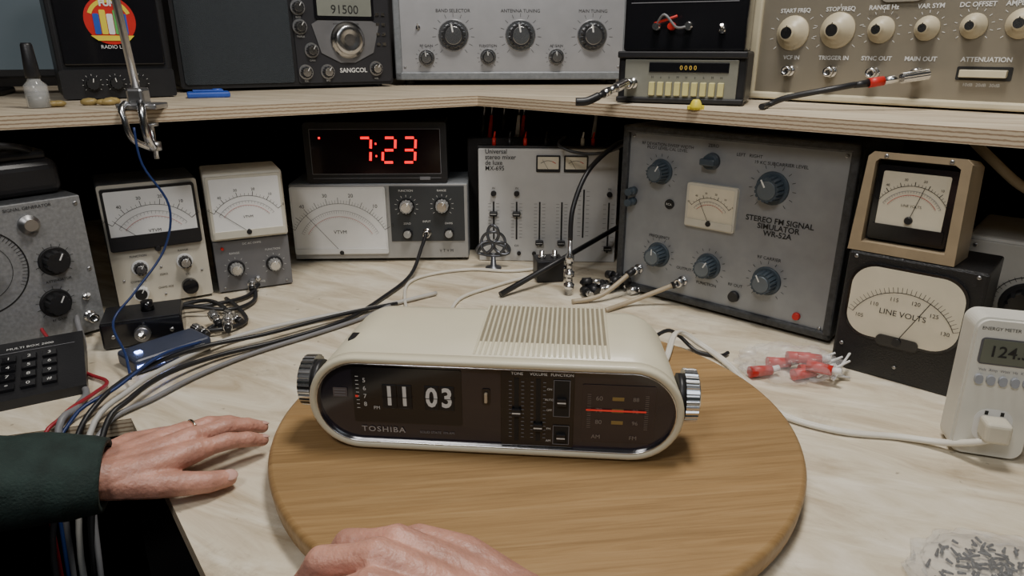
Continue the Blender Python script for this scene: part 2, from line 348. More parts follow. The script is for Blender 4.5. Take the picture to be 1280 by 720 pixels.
# tuning dial
DI=M('dial_ink',(.25,.22,.20),.4); AMB=M('amber_dial',(.28,.19,.06),.4)
o.rrect(.084,.152,ZC-.032,ZC+.028,.002,yf-.0003,yf,M('dial_bg',(.030,.023,.028),.2,coat=.4))
for k,(a,b) in enumerate((('60','88'),('70','92'),('80','96'))):
    z=ZC+.014-.0125*k
    o.text(.100,z,a,.0065,DI,yf-.0008); o.text(.134,z,b,.0058,DI,yf-.0008); o.box(.112,.123,yf-.001,yf,z-.0018,z+.0018,AMB,.0003)
    for q in range(6): o.line((.089,z-.006+q*.002),(.0925,z-.006+q*.002),.0004,DI,yf-.0008); o.line((.1425,z-.006+q*.002),(.146,z-.006+q*.002),.0004,DI,yf-.0008)
o.line((.088,ZC+.0020),(.144,ZC+.0020),.0018,REDP,yf-.0016)
o.text(.098,ZC-.027,'AM',.0060,DI,yf-.0008);o.text(.133,ZC-.027,'FM',.0060,DI,yf-.0008)
zt=2*ZC
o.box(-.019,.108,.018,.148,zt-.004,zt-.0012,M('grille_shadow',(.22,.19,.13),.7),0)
for k in range(26):
    x=-.019+k*(.127/25); o.box(x-.0012,x+.0012,.016,.150,zt-.004,zt+.0006,CRM,.0007,1)
for sx in(-1,1):
    x=sx*(Wd/2-.004)
    o.cone((x,.034,ZC+.006),(x+sx*.006,.034,ZC+.006),.021,.021,BLK,32)
    o.cone((x+sx*.006,.034,ZC+.006),(x+sx*.018,.034,ZC+.006),.026,.0255,CHR,flute=30,fl=.05)
    o.lathe((x+sx*.018,.034,ZC+.006),(sx,0,0),[(0,.0235),(.0015,.022),(.0015,.015),(.0005,.012)],CHR)
o.box(-.153,-.141,.05,.068,zt-.014,zt-.004,BLK,.002)
for x in(-.11,.11):
    for y in(.025,.125): o.cone((x,y,-.002),(x,y,.006),.008,.009,BLK,18)
o.done((-.0185,.567,.032),yaw=-5)
# ------------------------------------------------------------------ instruments
o=Ob('signal_generator'); w=.226;h=.208
SGP=M('speckled_grey_panel',(.27,.275,.28),.45,.3,var=.18,scale=200)
o.box(0,w,.003,.15,.004,h,DGR,.003); o.box(.001,w-.001,0,.004,.005,h-.001,SGP,.001)
for x in(.02,w-.02): 
    for y in(.02,.13): o.cone((x,y,0),(x,y,.005),.007,.008,BLK,14)
o.arc(.087,.125,.058,0,360,.0018,INK,n=64); o.ticks(.087,.125,.051,.058,-30,210,49,.0006,INK); o.arc(.087,.125,.040,0,360,.0006,INK,n=48)
BKN=M('matte_black_knob',(.010,.010,.011),.5)
o.knob(.080,.125,.024,.022,BKN,flute=14,ang=200,skirt=BKN)
o.knob(.177,.121,.0165,.016,BKN,skirt=BKN,flute=9);o.knob(.167,.061,.0165,.016,BKN,skirt=BKN,flute=9)
o.lathe((.157,0,.178),(0,-1,0),[(0,.013),(.004,.013),(.004,.008),(.012,.008)],STL)
for z in(.012,.10,.197):
    for x in(.008,w-.008): o.screw(x,z)
o.text(.16,.200,'SIGNAL GENERATOR',.006,INK);o.text(.177,.093,'ATTENUATOR',.005,INK);o.text(.167,.036,'RF GAIN',.005,INK)
o.ticks(.177,.121,.020,.025,-40,220,11,.0006,INK);o.ticks(.167,.061,.020,.025,-40,220,11,.0006,INK)
o.toggle(.205,.06);o.bnc(.205,.03)
o.done((-.754,.775,0),yaw=51)
o=Ob('camera_case'); o.box(0,.17,0,.11,0,.05,BLK,.014,4); o.box(.01,.16,.01,.10,.048,.062,BLK,.01,3); o.tube([(.0,.05,.03),(-.02,.02,.07),(.05,-.01,.075),(.12,0,.07),(.17,.05,.04)],.005,BLK)
o.done((-.745,.83,.208),yaw=51)
# keypad
o=Ob('desk_keypad')
o.poly([(0,0),(.0,.012),(.140,.033),(.140,0)],0,.21,BLK)
V=o.v; o.v=[(.21-v[1],v[0],v[2]) for v in V]
o.f=[f[::-1] for f in o.f]
o.T=Matrix.Translation((0,0,.012))@Matrix.Rotation(math.atan(.021/.14)-math.pi/2,4,'X')
for r_ in range(4):
    for c_ in range(3): o.box(.120+c_*.022,.136+c_*.022,-.004,0,.018+r_*.022,.032+r_*.022,BLKG,.001); o.text(.128+c_*.022,.025+r_*.022,'147*2580369#'[c_*4+3-r_],.009,WINK,-.0045)
for r_ in range(4): o.box(.05,.075,-.003,0,.022+r_*.022,.030+r_*.022,INKG,.001); o.line((.082,.026+r_*.022),(.108,.026+r_*.022),.0015,INKG,-.0006)
o.text(.15,.122,'MULTI BOX 2000',.007,WINK);o.line((.02,.112),(.2,.112),.001,INKG)
o.T=Matrix.Identity(4)
o.done((-.705,.643,0),yaw=31)
# VTVM 1
o=Ob('vacuum_tube_voltmeter'); w=.143;h=.205
o.box(0,w,.003,.12,.004,h,DGR,.004); o.rrect(.001,w-.001,.005,h-.001,.004,0,.004,M('pale_voltmeter_panel',(.60,.56,.47),.45))
for x in(.02,w-.02):
    for y in(.02,.10): o.cone((x,y,0),(x,y,.005),.006,.007,BLK,14)
meter(o,.004,.137,.100,.199,0,BLK,PAP,.070,.098,.072,38,142,137,'VTVM',lower=.124)
for x,z in((.040,.068),(.106,.069)): o.knob(x,z,.0105,.015,BLK,CHR,skirt=WHT,flute=10)
o.knob(.034,.027,.0125,.013,WHT,BLK,flute=10);o.cone((.108,0,.026),(.108,-.012,.026),.013,.012,BLKG)
for x,z,t in((.040,.088,'FUNCTION'),(.106,.088,'RANGE'),(.072,.052,'ZERO'),(.072,.03,'OHMS ADJ'),(.034,.046,'COMMON'),(.108,.046,'DC')): o.text(x,z,t,.0048,INK)
for x,z in((.07,.065),(.07,.018),(.014,.05),(.13,.05)): o.screw(x,z,.002)
o.done((-.634,1.024,0),yaw=32)
# VTVM 2
o=Ob('vacuum_tube_voltmeter'); w=.123;h=.208
o.box(0,w,.003,.12,.003,.100,GRY,.003); o.box(0,w,0,.004,.003,.092,M('meter_panel_grey',(.17,.17,.18),.45,.2),.001)
o.box(-.001,w+.001,-.004,.10,.094,h,M('cream_meter_case',(.61,.58,.49),.45),.004)
meter(o,.003,w-.003,.098,h-.004,-.004,M('cream_meter_case'),PAP,.060,.108,.062,35,145,140,'VTVM',lower=.112)
for x in(.032,.095): o.knob(x,.043,.0115,.014,LGR,CHR,skirt=BLK,flute=12)
for x in(.032,.095): o.ticks(x,.043,.017,.020,-40,220,9,.0006,WINK)
for x,z,t in((.032,.070,'RANGE'),(.095,.070,'FUNCTION'),(.062,.085,'DC AC OHMS'),(.062,.014,'ZERO     ADJ')): o.text(x,z,t,.005,WINK)
o.toggle(.064,.020);o.screw(.01,.01,.002);o.screw(.113,.01,.002);o.cone((.014,0,.08),(.014,-.004,.08),.003,.002,RED,12)
o.done((-.506,1.107,0),yaw=26)
# VTVM 3 wide
o=Ob('bench_voltmeter'); w=.345;h=.157
o.box(0,w,.003,.13,.006,h,GRY,.004); o.box(.002,w-.002,-.001,.004,.007,h-.002,LGR,.001)
for x in(.02,w-.02):
    for y in(.02,.11): o.cone((x,y,0),(x,y,.007),.007,.008,BLK,14)
meter(o,.004,.186,.018,.152,-.001,WHT,PAP,.095,.022,.098,28,152,130,'VTVM',lower=.030,nt=41)
o.box(.193,.337,-.003,0,.042,.152,M('dark_slate_panel',(.038,.042,.046),.45),.001)
for x,z in((.225,.112),(.294,.113)): o.knob(x,z,.0135,.016,LGR,CHR,skirt=BLK,flute=12); o.ticks(x,z,.019,.023,-40,220,11,.0007,WINK,-.0036)
for x,z in((.225,.058),(.306,.058)): o.knob(x,z,.0105,.012,BLKG,LGR,flute=10)
o.bnc(.263,.060,-.003); 
for x,z,t in((.225,.143,'FUNCTION'),(.294,.143,'RANGE'),(.225,.078,'ZERO'),(.263,.082,'INPUT'),(.306,.078,'OHMS')): o.text(x,z,t,.0055,WINK,-.0036)
o.text(.30,.022,'V T V M',.008,INK,-.0018)
o.done((-.430,1.292,0),yaw=2)
# LED clock
o=Ob('digital_led_clock'); x0,x1,z0,z1=0,.268,0,.114
o.box(x0,x1,.004,.11,z0,z1,BLK,.004); o.rrect(x0,x1,z0,z1,.006,0,.006,BLK)
o.rrect(.012,.256,.018,.102,.003,-.0012,0,LEDD); 
SEG={'0':'abcdef','1':'bc','2':'abged','3':'abgcd','7':'abc'}
def seg7(o,ch,x,z,W_,H_,t,m,y,sl=.08):
    P={'a':((0,1),(1,1)),'b':((1,1),(1,.5)),'c':((1,.5),(1,0)),'d':((0,0),(1,0)),'e':((0,0),(0,.5)),'f':((0,.5),(0,1)),'g':((0,.5),(1,.5))}
    for s_ in SEG[ch]:
        (ax,az),(bx,bz)=P[s_]; A=Vector((x+ax*W_+az*H_*sl,z+az*H_));B=Vector((x+bx*W_+bz*H_*sl,z+bz*H_)); d=(B-A).normalized()*t*.65
        A+=d;B-=d; o.line(tuple(A),tuple(B),t,m,y)
for ch,x in(('7',.100),('2',.146),('3',.184)): seg7(o,ch,x,.040,.023,.046,.0050,LED,-.0020)
for z in(.052,.075): o.box(.133,.1365,-.0022,-.001,z-.002,z+.002,LED,.0005)
o.box(.028,.032,-.0022,-.001,.084,.088,LED,.0005)
for a,b in(((.012,.010),(.256,.010)),((.012,.018),(.256,.018)),((.012,.102),(.256,.102)),((.012,.018),(.012,.102)),((.256,.018),(.256,.102))): o.line(a,b,.0008,INKG,-.0014)
o.box(.215,.235,-.0012,0,.006,.012,INKG,.0005)
o.done((-.392,1.296,.157),yaw=2)
# stereo mixer
o=Ob('audio_mixer'); w=.27;h=.222
o.box(0,w,.002,.05,0,h,MIX,.004); o.box(.001,w-.001,0,.004,.001,h-.001,MIX,.001)
o.text(.014,.200,'Universal\nstereo mixer\nde luxe\nMX-695',.0125,INK,align='LEFT',bold=.0001,sx=.9)
for x0 in(.112,.165):
    o.rrect(x0,x0+.046,.178,.210,.002,-.003,0,BLK);o.rrect(x0+.003,x0+.043,.184,.207,.001,-.0036,-.002,PAPY);o.arc(x0+.023,.178,.022,50,130,.0007,INK,-.0042);o.arc(x0+.023,.178,.022,50,70,.0012,RED,-.0044);o.line((x0+.023,.184),(x0+.012,.202),.0006,INK,-.0045)
for x,z0,z1,k,sec in((.030,.045,.12,.097,1),(.075,.045,.12,.097,1),(.120,.045,.12,.040,0),(.163,.045,.12,.040,0),(.205,.05,.145,.0,0),(.254,.02,.12,.03,0)):
    o.box(x-.0016,x+.0016,-.001,0,z0,z1,INK,0)
    for q in range(11):
        z=z0+.004+q*(z1-z0-.008)/10; o.line((x-.011,z),(x-.005,z),.0005,INK); o.line((x+.005,z),(x+.011,z),.0005,INK)
    if k: o.box(x-.0075,x+.0075,-.012,-.001,k-.0045,k+.0045,BLK,.0015); o.line((x-.006,k),(x+.006,k),.001,WINK,-.0125)
for x in(.030,.075,.254): o.cone((x,0,.136),(x,-.007,.136),.0055,.005,BLK,16); o.text(x,.146,'IN',.006,INK)
for x in(.030,.075,.120,.163): o.text(x,.032,'CH',.006,INK)
for x in(.02,.05,.08,.11): o.cone((x,0,.017),(x,-.005,.017),.004,.004,BLK,12)
for x,m in((.03,RED),(.06,BLK),(.09,RED),(.13,BLK),(.2,WHT),(.22,RED)):
    o.cone((x,.02,h),(x,.02,h+.018),.004,.0035,m,12); o.cone((x,.02,h+.018),(x+.002,.02,h+.03),.002,.0015,m,10)
o.box(-.001,w+.001,.006,.03,h-.003,h+.004,BLK,.001)
o.done((-.066,1.304,0),yaw=-3,tilt=-2)
# FM signal simulator
o=Ob('fm_signal_simulator'); w=.366;h=.285
o.box(0,w,.008,.22,.006,h,DGR,.006)
for a in((0,w,0,.010,.006,.018),(0,w,0,.010,h-.012,h),(0,.012,0,.010,.006,h),(w-.012,w,0,.010,.006,h)): o.box(a[0],a[1],-.004,.010,a[4],a[5],DGR,.003)
o.box(.010,w-.010,.002,.009,.014,h-.010,FMF,.001)
yy=.002
for x in(.02,w-.02):
    for y in(.02,.2): o.cone((x,y,0),(x,y,.008),.009,.010,BLK,14)
def kb(x,z,r,a): 
    o.knob(x,z,r*.94,.022,BLU,M('knob_cap_blue_grey',(.16,.19,.22),.35,.5),skirt=BLU,y=yy,flute=16,ang=a); o.ticks(x,z,r*1.4,r*1.65,-50,230,13,.0007,INK,yy-.0006)
kb(.072,.215,.0175,60);kb(.254,.212,.021,120);kb(.078,.077,.018,90);kb(.168,.076,.018,60);kb(.263,.073,.019,120)
o.cone((.158,yy,.241),(.158,yy-.012,.241),.013,.011,BLU); o.box(.146,.170,yy-.020,yy-.010,.236,.246,BLU,.002)
meter(o,.124,.206,.137,.206,yy,M('cream_meter_case'),PAPY,.165,.146,.040,40,140,118,'',lower=.150,nt=13)
for x,z in((.024,.178),(.024,.160)): o.lathe((x,yy,z),(0,-1,0),[(0,.007),(.010,.007),(.010,.005),(.016,.006),(.02,.006)],BLU,16)
o.cone((.092,yy,.165),(.092,yy-.002,.165),.008,.008,INK,20); o.text(.092,.165,'RCA',.005,WINK,yy-.003)
o.bnc(.043,.045,yy);o.bnc(.127,.042,yy);o.cone((.216,yy,.037),(.216,yy-.006,.037),.009,.008,BLK);o.cone((.314,yy,.030),(.314,yy-.005,.030),.006,.005,RED,16)
o.text(.270,.155,'STEREO FM SIGNAL\nSIMULATOR\nWR-52A',.0115,INK,yy-.0007,bold=.0002)
for x,z,t in((.08,.255,'RF DEVIATION-SWEEP WIDTH\nPILOT LEVEL-CAL LEVEL'),(.262,.247,'19 KC SUBCARRIER LEVEL'),(.078,.108,'FREQUENCY'),(.168,.046,'FUNCTION'),(.263,.108,'RF CARRIER'),(.127,.063,'OUTPUT'),(.216,.055,'RF OUT'),(.158,.264,'ZERO'),(.215,.255,'LEFT   RIGHT')): o.text(x,z,t,.0068,INK,yy-.0007)
for x,z in((.018,.02),(.348,.02),(.018,.268),(.348,.268)): o.screw(x,z,.0028,yy)
o.done((.185,1.140,0),yaw=-42)
# line meters
o=Ob('panel_line_meter'); w=.152;h=.161
o.box(0,w,0,.10,0,h,M('black_crackle',(.014,.014,.015),.35,bump=.5,scale=200,bscale=500),.003)
o.rrect(.008,.139,.052,.150,.030,-.004,0,BLKG,10); o.rrect(.011,.136,.055,.147,.028,-.0046,-.003,PAPY,10)
cx,cz=.074,.058
o.arc(cx,cz,.062,25,155,.0008,INK,-.0052);o.ticks(cx,cz,.062,.069,25,155,31,.0005,INK,-.0052)
for i,t in enumerate(('105','110','115','120','125','130')): a=rad(155-26*i);o.text(cx+.053*math.cos(a),cz+.053*math.sin(a),t,.007,INK,-.0052)
o.text(cx,cz+.034,'LINE VOLTS',.010,INK,-.0052); o.line((cx,cz),(cx+.062*math.cos(rad(64)),cz+.062*math.sin(rad(64))),.0009,INK,-.0058)
o.rrect(.050,.098,.048,.062,.006,-.007,-.003,BLKG);o.cone((cx,-.006,.056),(cx,-.009,.056),.005,.005,BLK,16)
for x,z in((.010,.035),(.142,.035),(.076,.020),(.010,.155),(.142,.155)): o.screw(x,z,.0025)
o.done((.430,.833,0),yaw=-42)
o=Ob('line_voltage_meter'); w=.112;h=.124
P=[(-.006,0),(.112,0),(.108,.118),(.102,.124),(.006,.124),(.000,.118)]
def ring(P,y,s,dx=0,zs=1): 
    cx=sum(p[0] for p in P)/len(P); return [(cx+(x-cx)*s+dx,y,z*zs) for x,z in P]
rim=[(.008,.012),(.100,.012),(.098,.112),(.092,.116),(.013,.116),(.009,.112)]
TANM=M('tan_sheet_metal',(.36,.28,.18),.45,.1,var=.1)
loft(o,[[(x,.018,z) for x,z in rim],[(x,-.001,z) for x,z in rim],ring(P,-.001,1),ring(P,.055,.90,.010,.93),ring(P,.075,.82,.012,.86)],TANM,capend=True)
o.raw([(x,.018,z) for x,z in rim],[[0,1,2,3,4,5]],BLK)
for i in range(len(o.sm)): o.sm[i]=False
meter(o,.011,.097,.016,.108,.016,BLKG,PAPY,.054,.044,.042,30,150,75,'LINE VOLTS',lower=.036,nt=25,bt=.007)
for x,z in((.02,.1195),(.088,.1195)): o.screw(x,z,.0025,-.001)
o.done((.434,.833,.162),yaw=-42)
# grey box at right
o=Ob('variable_transformer_box'); o.box(0,.24,0,.16,0,.165,M('cream_grey_case',(.42,.41,.38),.5),.005); o.box(.006,.234,-.002,.002,.006,.159,M('cream_grey_case'),.001)
for x in(.013,.226):
    for z in(.013,.152): o.screw(x,z,.003,-.002)
o.arc(.085,.080,.040,-60,240,.001,INK,-.0028,n=40);o.ticks(.085,.080,.036,.042,-60,240,31,.0006,INK,-.0028)
o.knob(.085,.080,.026,.020,BLKG,skirt=BLK,y=-.002,flute=12);o.cone((.030,-.002,.118),(.030,-.012,.118),.006,.005,RED,16);o.text(.12,.148,'VOLTS',.009,INK,-.0028)
o.done((.620,.898,0),yaw=-42)
# energy meter
o=Ob('plug_in_energy_meter'); w=.066;h=.150
o.T=Matrix.Translation((0,0,.002))
o.rrect(0,w,0,h,.012,-.002,.034,KWW,8);o.rrect(.002,w-.002,.002,h-.002,.011,-.006,-.002,KWW,8)
o.rrect(.007,.059,.102,.130,.004,-.0068,-.005,M('lcd_bezel',(.10,.10,.11),.35));o.rrect(.009,.057,.1035,.1285,.002,-.0074,-.006,LCD)
o.text(.033,.116,'124.5',.0165,INK,-.0080,bold=.0002); o.text(.022,.1395,'ENERGY METER',.0048,INK,-.0066);o.sphere((.055,-.006,.139),.0045,M('purple_print',(.18,.04,.45),.4),(1,.15,1))
o.text(.033,.096,'Volt  Amp  Watt  Hz  KWH',.0040,INKG,-.0066)
for k in range(5): o.rrect(.008+k*.0105,.015+k*.0105,.081,.091,.0034,-.010,-.005,M('grey_button',(.30,.32,.36),.4))
o.rrect(.016,.050,.018,.054,.012,-.0066,-.005,WHT,8)
o.box(.020,.044,-.030,-.006,.026,.048,M('plug_ivory',(.60,.56,.46),.45),.004,3); 
o.box(.024,.027,-.0072,-.006,.048,.052,INK,0);o.box(.038,.041,-.0072,-.006,.048,.052,INK,0)
o.T=Matrix.Identity(4)
o.done((.462,.624,0),yaw=-18,tilt=-3)
o=Ob('power_cord')
pw=[(.155,.70,.045),(.19,.77,.034),(.225,.86,.034),(.262,.87,.012),(.288,.82,.004),(.296,.742,.004),(.310,.69,.004),(.360,.655,.004),(.420,.643,.004),(.457,.622,.010),(.474,.598,.026),(.486,.592,.036),(.491,.595,.039)]
o.tube(pw,.0030,WCB); o.tube([(a[0]+.004,a[1]+.003,a[2]) for a in pw[:-2]],.0026,WCB)
o.done()
# ------------------------------------------------------------------ upper shelf gear
SZ=.32
o=Ob('lab_amplifier'); w=.535;h=.215
o.box(0,w,.006,.25,.012,h,GRY,.005);
for x in(.03,w-.03):
    for y in(.03,.22): o.cone((x,y,0),(x,y,.013),.012,.013,BLK,16)
o.box(0,w,-.004,.008,.012,.030,GRY,.003);o.box(0,w,-.004,.008,h-.012,h,GRY,.003);o.box(0,.016,-.004,.008,.012,h,GRY,.003);o.box(w-.012,w,-.004,.008,.012,h,GRY,.003)
o.box(.014,w-.010,.001,.007,.028,h-.010,SIL,.001)
yy=.001
def kn(x,z,r): o.knob(x,z,r,.020,BLK,CHR,skirt=CHR,y=yy,flute=16,ang=100); o.ticks(x,z,r*1.4,r*1.7,-50,230,13,.0008,INK,yy-.0006)
for x in(.134,.286,.451): kn(x,.108,.028)
for x,z in((.072,.060),(.212,.062),(.369,.062)): kn(x,z,.015)
for x in(.055,): o.toggle(x,.125,y=yy)
for x,t in((.134,'BAND SELECTOR'),(.286,'ANTENNA TUNING'),(.451,'MAIN TUNING')): o.text(x,.160,t,.010,INK,yy-.0007)
for x,t in((.072,'RF GAIN'),(.212,'FUNCTION'),(.369,'AF GAIN')): o.text(x,.086,t,.008,INK,yy-.0007)
for x,z in((.022,.04),(.515,.04),(.022,.19),(.515,.19)): o.screw(x,z,.003,yy)
o.done((-.266,1.63,SZ),yaw=4)
o=Ob('shortwave_radio'); w=.436;h=.24
o.box(0,w,.004,.12,.006,h,BLK,.008,3); o.rrect(0,w,.006,h,.008,0,.006,BLK)
for x in(.03,w-.03):
    for y in(.02,.10): o.cone((x,y,0),(x,y,.008),.009,.01,BLK,12)
o.rrect(.008,.218,.014,h-.01,.006,-.003,0,M('speaker_grille',(.030,.038,.046),.55,.2,bump=1,scale=200,bscale=700),6)
PNL=M('radio_panel_dark',(.035,.035,.04),.4,.2)
o.rrect(.226,w-.004,.012,h-.008,.006,-.003,0,PNL)
o.rrect(.270,.398,.138,.200,.004,-.006,-.002,BLKG);o.rrect(.276,.392,.145,.193,.002,-.0068,-.005,M('lcd_backlit',(.22,.23,.20),.3));o.text(.334,.157,'91500',.024,INK,-.0074)
o.poly([(.262,.128),(.276,.136),(.392,.136),(.408,.128),(.392,.072),(.350,.052),(.318,.052),(.278,.072)],-.0055,-.002,M('radio_trim',(.22,.22,.23),.4,.5))
o.lathe((.336,-.005,.098),(0,-1,0),[(0,.036),(.004,.037),(.004,.032),(.016,.030),(.018,.027),(.018,.019),(.016,.012)],CHR,40)
for x,z in((.237,.16),(.238,.123),(.258,.077),(.242,.034),(.288,.034),(.396,.039)): o.knob(x,z,.0125,.012,BLK,CHR,skirt=STL,y=-.003,flute=12)
for x in(.405,.418): 
    for z in(.09,.11,.13,.15): o.rrect(x-.004,x+.004,z-.003,z+.003,.001,-.006,-.002,CHR)
o.text(.345,.036,'SANGCOL',.013,WINK,-.0038,bold=.0003); o.text(.335,.129,'WORLD BAND RECEIVER',.005,INK,-.0062)
for x,z,t in((.237,.141,'BASS'),(.238,.104,'TREBLE'),(.258,.057,'GAIN'),(.242,.016,'SQL'),(.288,.016,'BFO'),(.396,.018,'VOL')): o.text(x,z,t,.005,WINK,-.0038)
o.done((-.641,1.373,SZ),yaw=31)
o=Ob('portable_monitor'); w=.172;h=.22
o.box(0,w,.004,.13,.004,h,BLK,.006); o.rrect(0,w,.002,.048,.004,-.006,.004,BLK); o.box(.01,w-.01,-.002,.004,.055,h-.008,BLKG,.004)
for k,x in enumerate((.045,.080,.115)): o.knob(x,.026,.0105,.012,BKN,skirt=BKN,y=-.006,flute=12,ang=80+20*k)
for k,x in enumerate((.045,.080,.115)): o.ticks(x,.026,.013,.0155,-40,220,9,.0005,WINK,-.0066)
o.cone((.088,-.002,.126),(.088,-.0032,.126),.038,.038,RED,40)
o.arc(.088,.126,.030,20,160,.006,YEL,-.0036)
o.text(.088,.152,'FUN',.013,WINK,-.0040,bold=.0006)
for k,(x,m) in enumerate(((.068,BLUP),(.078,YEL),(.088,WHT),(.098,M('green_print',(.1,.4,.1),.5)),(.108,BLUP))): o.rrect(x-.0045,x+.0045,.104,.136+.006*(k%2),.002,-.0042,-.003,m)
o.poly([(.056,.102),(.120,.102),(.112,.094),(.066,.094)],-.0044,-.003,YEL)
o.text(.088,.084,'RADIO LAB',.008,WINK,-.0040)
o.done((-.742,1.166,SZ),yaw=35)
o=Ob('computer_monitor'); w=.34;h=.25
o.box(-.10,w-.10,0,.02,.03,h+.03,BLK,.004); o.box(-.09,w-.11,-.001,.002,.045,h+.02,M('lit_screen',(.05,.065,.075),.2,emis=(.36,.44,.48),es=.12,var=.3,scale=3),0)
o.box(.03,.11,.03,.05,.0,.15,BLK,.003);o.box(.0,.14,-.03,.09,0,.012,BLK,.004); o.cone((.07,.02,.10),(.07,.04,.10),.02,.02,BLK)
o.done((-1.06,1.24,SZ),yaw=23)
o=Ob('function_generator'); w=.50;h=.20
o.box(0,w,.004,.24,.003,h,BEI,.004)
for a in((0,w,.003,.014),(0,w,h-.012,h),(0,.014,.003,h),(w-.014,w,.003,h)): o.box(a[0],a[1],-.005,.006,a[2],a[3],CRF,.003)
for x in(.03,w-.03):
    for y in(.03,.2): o.cone((x,y,0),(x,y,.004),.01,.01,BLK,12)
o.box(.012,w-.012,.001,.005,.012,h-.010,TAN,0)
yy=.001
KC=M('ivory_knob',(.50,.44,.31),.4)
def kf(x,z,r): o.lathe((x,yy,z),(0,-1,0),[(0,r*1.2),(.003,r*1.15),(.004,r*.9),(.014,r*.82),(.014,r*.6),(.024,r*.52),(.025,r*.45)],KC,28); o.cone((x,yy-.025,z),(x,yy-.0255,z),r*.4,r*.4,CHR); o.line((x,z+r*.15),(x,z+r*.5),.0015,INK,yy-.0262)
for x,z,r in((.067,.105,.022),(.136,.108,.022),(.198,.108,.016),(.258,.109,.014),(.314,.111,.014),(.368,.113,.016),(.43,.113,.016)): kf(x,z,r); o.ticks(x,z,r*1.45,r*1.7,-40,220,11,.0008,WINK,yy-.0006)
o.rrect(.19,.25,.145,.188,.012,yy-.004,yy,M('range_dial',(.26,.24,.20),.4))
for x,t in((.067,'START FREQ'),(.136,'STOP FREQ'),(.198,'RANGE Hz'),(.258,'VAR SYM'),(.314,'DC OFFSET'),(.368,'AMPLITUDE'),(.43,'SWEEP')): o.text(x,.138,t,.0085,WINK,yy-.0050 if x==.198 else yy-.0007,bold=.0002)
for x,t in((.070,'VCF IN'),(.136,'TRIGGER IN'),(.198,'SYNC OUT'),(.257,'MAIN OUT'),(.337,'ATTENUATION'),(.43,'POWER')): o.text(x,.068,t,.0085,WINK,yy-.0007,bold=.0002)
for x in(.070,.136,.198,.257): o.bnc(x,.048,yy)
o.box(.310,.365,yy-.010,yy,.045,.055,CRF,.001);o.rrect(.305,.370,.041,.059,.002,yy-.001,yy,INK)
o.text(.337,.035,'10dB  20dB  30dB',.006,WINK,yy-.0007)
o.done((.399,1.203,SZ),yaw=-44.6)
o=Ob('frequency_counter'); w=.195;h=.078
o.box(0,w,.003,.11,.003,h,BLK,.004); o.box(.012,w-.012,-.002,.004,.008,h-.012,M('counter_panel',(.26,.26,.22),.4,.2),.001)
for x in(.02,w-.02):
    for y in(.02,.09): o.cone((x,y,0),(x,y,.004),.006,.006,BLK,12)
o.box(0,w,-.006,.006,h-.010,h,BLK,.002);o.box(0,w,-.006,.006,.002,.010,BLK,.002)
o.bnc(.025,.030,-.002,.03)
o.box(.05,.17,-.0035,-.001,.047,.062,BLKG,.001)
for k in range(9): o.box(.052+k*.013,.061+k*.013,-.008,-.001,.013,.033,M('pale_yellow_button',(.60,.55,.25),.4),.001); o.text(.056+k*.013,.040,'HzkM'[k%4],.005,INK,-.0026)
o.text(.11,.054,'0 0 0 0',.009,M('amber_digits',(.4,.28,.05),.4,emis=(1,.6,.1),es=.3),-.004)
o.done((.168,1.132,SZ),yaw=-23)
o=Ob('battery_test_box'); w=.185;h=.11
o.box(0,w,0,.09,0,h,BLKG,.004)
for x,m in((.052,CHR),(.075,RED),(.10,CHR)): o.lathe((x,0,.036),(0,-1,0),[(0,.006),(.006,.006),(.006,.004),(.014,.005)],m,16)
o.tube([(.052,-.010,.036),(.066,-.022,.052),(.085,-.020,.034),(.10,-.010,.036)],.0018,GCB);o.tube([(.05,-.01,.04),(.07,-.02,.045),(.085,-.018,.05)],.002,RED)
o.toggle(.15,.03);o.line((.01,.07),(.17,.07),.001,INKG)
o.done((.176,1.143,SZ+.078),yaw=-23)
def plug(o,p0,p1,colr=RED):
    p0=Vector(p0);p1=Vector(p1);d=(p1-p0)
    o.cone(p0,p0+d*.35,.0075,.0075,CHR,18,flute=8,fl=.1);o.cone(p0+d*.35,p0+d*.6,.0055,.0055,CHR,18);o.cone(p0+d*.6,p0+d*.8,.0065,.0065,colr,18);o.cone(p0+d*.8,p1,.0055,.004,BLK,18)
o=Ob('coaxial_test_lead')
plug(o,(.176,1.095,.352),(.128,1.055,.334),CHR); o.tube([(.130,1.057,.335),(.112,1.05,.328),(.095,1.05,.327)],.006,BLK)
o.done()
o=Ob('coaxial_test_lead')
plug(o,(.575,.985,.369),(.475,.985,.354)); o.tube([(.477,.985,.355),(.445,.985,.349),(.395,1.01,.336),(.372,1.02,.325),(.352,.99,.325)],.0042,BCB)
o.done()
o=Ob('nail_polish_bottle'); o.lathe((0,0,0),(0,0,1),[(0,.013),(.002,.015),(.032,.015),(.038,.009),(.044,.007)],GLS,24); o.lathe((0,0,.002),(0,0,1),[(0,.013),(.016,.013)],M('polish_liquid',(.10,.10,.09),.3),20); o.lathe((0,0,.042),(0,0,1),[(0,.009),(.003,.010),(.045,.0075),(.048,.006)],BLK,24); o.done((-.690,1.025,SZ))
o=Ob('small_plastic_box'); o.box(0,.07,0,.04,0,.010,BLUP,.003);o.box(.01,.06,.008,.032,.010,.013,BLUP,.001);o.cone((.05,.02,.010),(.05,.02,.0145),.008,.008,BLUP,16); o.done((-.560,1.215,SZ),yaw=25)
o=Ob('yellow_wire_nut'); o.lathe((0,0,0),(0,0,1),[(0,.009),(.004,.0095),(.012,.006),(.014,.004)],YEL,16); o.box(-.012,.012,-.002,.002,0,.006,YEL,.001); o.done((.262,1.000,SZ))
o=Ob('wax_scraps')
